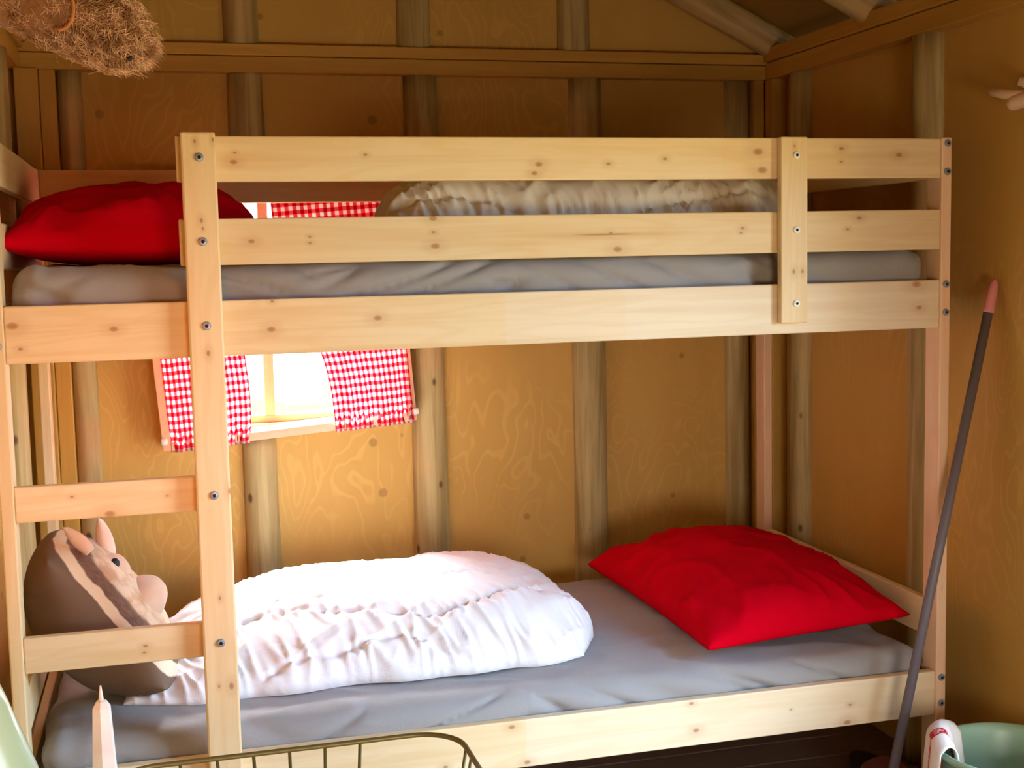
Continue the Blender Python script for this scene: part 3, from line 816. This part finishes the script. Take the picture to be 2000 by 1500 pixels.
# ------------------------------------------------------------------ table just below the picture, with basket, candle and jug
tz = .615
tb = empty('table', (.42, -1.33, 0), 'plain pine table under the wire basket', 'table')
for i in range(5): box('table_plank', -.02+i*.176, -.02+i*.176+.174, -1.82, -1.02, tz-.022, tz, pine_y, tb, .003)
for x0 in (.0, .80):
    for y0 in (-1.79, -1.09): box('leg', x0, x0+.04, y0, y0+.04, 0, tz-.022, pine_z, tb)
box('apron', .04, .80, -1.065, -1.05, tz-.09, tz-.022, pine_x, tb); box('apron', .04, .80, -1.79, -1.775, tz-.09, tz-.022, pine_x, tb)
olive = plain('olive_wire', lin(128, 118, 74), .4, .3, .5)
bs = empty('wire_basket', (.402, -1.31, tz), 'olive green wire basket with rounded corners in the foreground', 'basket')
def rring(hx_, hy_, r, z, n=8):
    pts = []
    for (sx, sy, a0) in ((1, 1, 0), (-1, 1, 90), (-1, -1, 180), (1, -1, 270)):
        for i in range(n+1):
            a = math.radians(a0+90*i/n); pts.append((sx*(hx_-r)+r*math.cos(a), sy*(hy_-r)+r*math.sin(a), z))
    return pts
BX, BY, BH = .186, .110, .178
tube('rim_wire', rring(BX, BY, .05, BH), .0030, olive, bs, 8, closed=True)
tube('base_wire', rring(BX-.035, BY-.03, .045, .004), .0028, olive, bs, 8, closed=True)
tube('hoop_wire', rring(BX-.016, BY-.014, .048, .09), .0016, olive, bs, 6, closed=True)
xs = [-.155+.0388*i for i in range(7)]
for x in xs:
    k = (BX-.035)/BX
    tube('upright_wire', [(x, BY, BH), (x*k, BY-.03, .003), (x*k, -BY+.03, .003), (x, -BY, BH)], .0019, olive, bs, 6)
for y in (-.05, -.01, .03, .055):
    tube('upright_wire', [(-BX, y, BH), (-BX+.035, y*.8, .003), (BX-.035, y*.8, .003), (BX, y, BH)], .0019, olive, bs, 6)
# candle
cd = empty('candle', (.2035, -1.10, tz), 'white tapering candle with a pointed wick in the lower left foreground', 'candle')
wax = plain('white_wax', lin(236, 234, 236), .4, spec=.4, var=.02)
vs, fs = [], []; n = 6; angs = [math.radians(60*i+24) for i in range(n)]
for (r, z) in ((.0215, 0), (.0105, .215), (.0060, .222), (.0028, .2235)):
    for a in angs: vs.append((r*math.cos(a), r*math.sin(a), z))
for k in range(3):
    for i in range(n):
        j = (i+1) % n; fs.append((k*n+i, k*n+j, (k+1)*n+j, (k+1)*n+i))
fs += [tuple(reversed(range(n))), tuple(range(3*n, 4*n))]
raw('candle_body', vs, fs, wax, cd, (0, 0, 0))
tube('wick', [(0, 0, .2225), (0, 0, .231), (.0, 0, .240)], [.0030, .0020, .0009], wax, cd, 8)
# jug
jg = empty('jug', (.040, -1.20, tz), 'pale green glossy jug cut off by the lower left corner', 'jug')
gj = plain('green_enamel', lin(176, 200, 164), .18, spec=.6, var=.02)
lathe('jug_body', [(.0, 0), (.118, 0), (.125, .01), (.118, .12), (.104, .185), (.078, .262), (.064, .300), (.068, .315), (.062, .315), (.058, .300), (.072, .26), (.098, .185), (.112, .12), (.116, .015), (0, .012)], gj, jg, (0, 0, 0), 48)
tube('jug_handle', [(-.055, -.04, .29), (-.09, -.075, .30), (-.118, -.10, .24), (-.105, -.09, .16), (-.085, -.07, .13)], .008, gj, jg, 10)

# ------------------------------------------------------------------ straw animal head on the left wall
straw_dark = cloth('straw_core', lin(150, 104, 70), lin(184, 132, 96), wr=.6)
def straw_mat():
    t = NT('straw_fibre'); r = t.noise(t.obj(), 55, 2)
    return t.done(t.mix(t.step(r, .35, .65), lin(176, 128, 86), lin(240, 196, 160)), .75, .2)
straw_m = straw_mat()
st = empty('straw_head', (XL, -.70, 1.68), 'shaggy straw animal head with drooping snout on the left wall', 'wall decoration')
path0 = [(-.088, 1.700, .075), (-.02, 1.700, .066), (.05, 1.694, .054), (.10, 1.690, .052), (.15, 1.688, .062), (.19, 1.672, .066), (.225, 1.652, .060), (.255, 1.632, .053), (.275, 1.619, .042), (.290, 1.610, .025), (.296, 1.606, .008)]
path = [(x-.020*min(1, (x+.088)/.2), z+.014, r*.97) for x, z, r in path0]
pts, rad = [], []
for i in range(len(path)-1):
    for k in range(4):
        f = k/4; pts.append((path[i][0]*(1-f)+path[i+1][0]*f, -.70, path[i][1]*(1-f)+path[i+1][1]*f)); rad.append(path[i][2]*(1-f)+path[i+1][2]*f)
pts.append((path[-1][0], -.70, path[-1][1])); rad.append(path[-1][2])
core = tube('straw_body', [Vector(p)-st.location for p in pts], rad, straw_dark, st, 28)
for v in core.data.vertices:
    q = noise.noise(v.co*22)*.008+noise.noise(v.co*60)*.004
    v.co += v.normal*q
vs, fs = [], []
rnd = random.Random(4)
axis_pts = [Vector(p)-st.location for p in pts]
for f in range(16000):
    i = min(len(pts)-2, int(rnd.random()**1.15*len(pts))); c = axis_pts[i]; d = (axis_pts[i+1]-c).normalized()
    a = rnd.random()*2*math.pi; n1 = Vector((0, 1, 0)); n2 = d.cross(n1)
    nn = math.cos(a)*n1+math.sin(a)*n2
    base = c + d*rnd.random()*.02 + nn*rad[i]*rnd.uniform(.93, 1.03)
    tg = (d*rnd.gauss(.3, 1)+d.cross(nn)*rnd.gauss(0, .9)+nn*rnd.gauss(.02, .16)).normalized()
    L = rnd.uniform(.012, .040); cu = nn*rnd.uniform(-.35, .05)*L
    side = tg.cross(nn).normalized()*rnd.uniform(.00025, .0006)
    P3 = [base - tg*L*.5 + cu*.5, base + nn*.004, base + tg*L*.5 + cu*.5]
    k = len(vs)
    for q, ww in zip(P3, (.6, 1, .2)):
        vs += [q-side*ww, q+side*ww, q+nn*.0008*ww]
    for m in (0, 3):
        fs += [(k+m, k+m+1, k+m+4, k+m+3), (k+m+1, k+m+2, k+m+5, k+m+4), (k+m+2, k+m, k+m+3, k+m+5)]
fb = raw('straw_fibres', vs, fs, straw_m, st, (0, 0, 0)); fb['kind'] = 'stuff'
tube('twine_loop', [Vector((.176+.020*math.cos(q), -.765-.006*math.sin(q), 1.664+.030*math.sin(q)))-st.location for q in [math.radians(d) for d in range(-100, 75, 12)]], .0024, cloth('orange_twine', lin(214, 138, 84), lin(196, 118, 66), wr=.3), st, 8)
blob('nostril', .004, .002, .004, (.2635, -.733, 1.603), hole, st, 2, n=10)
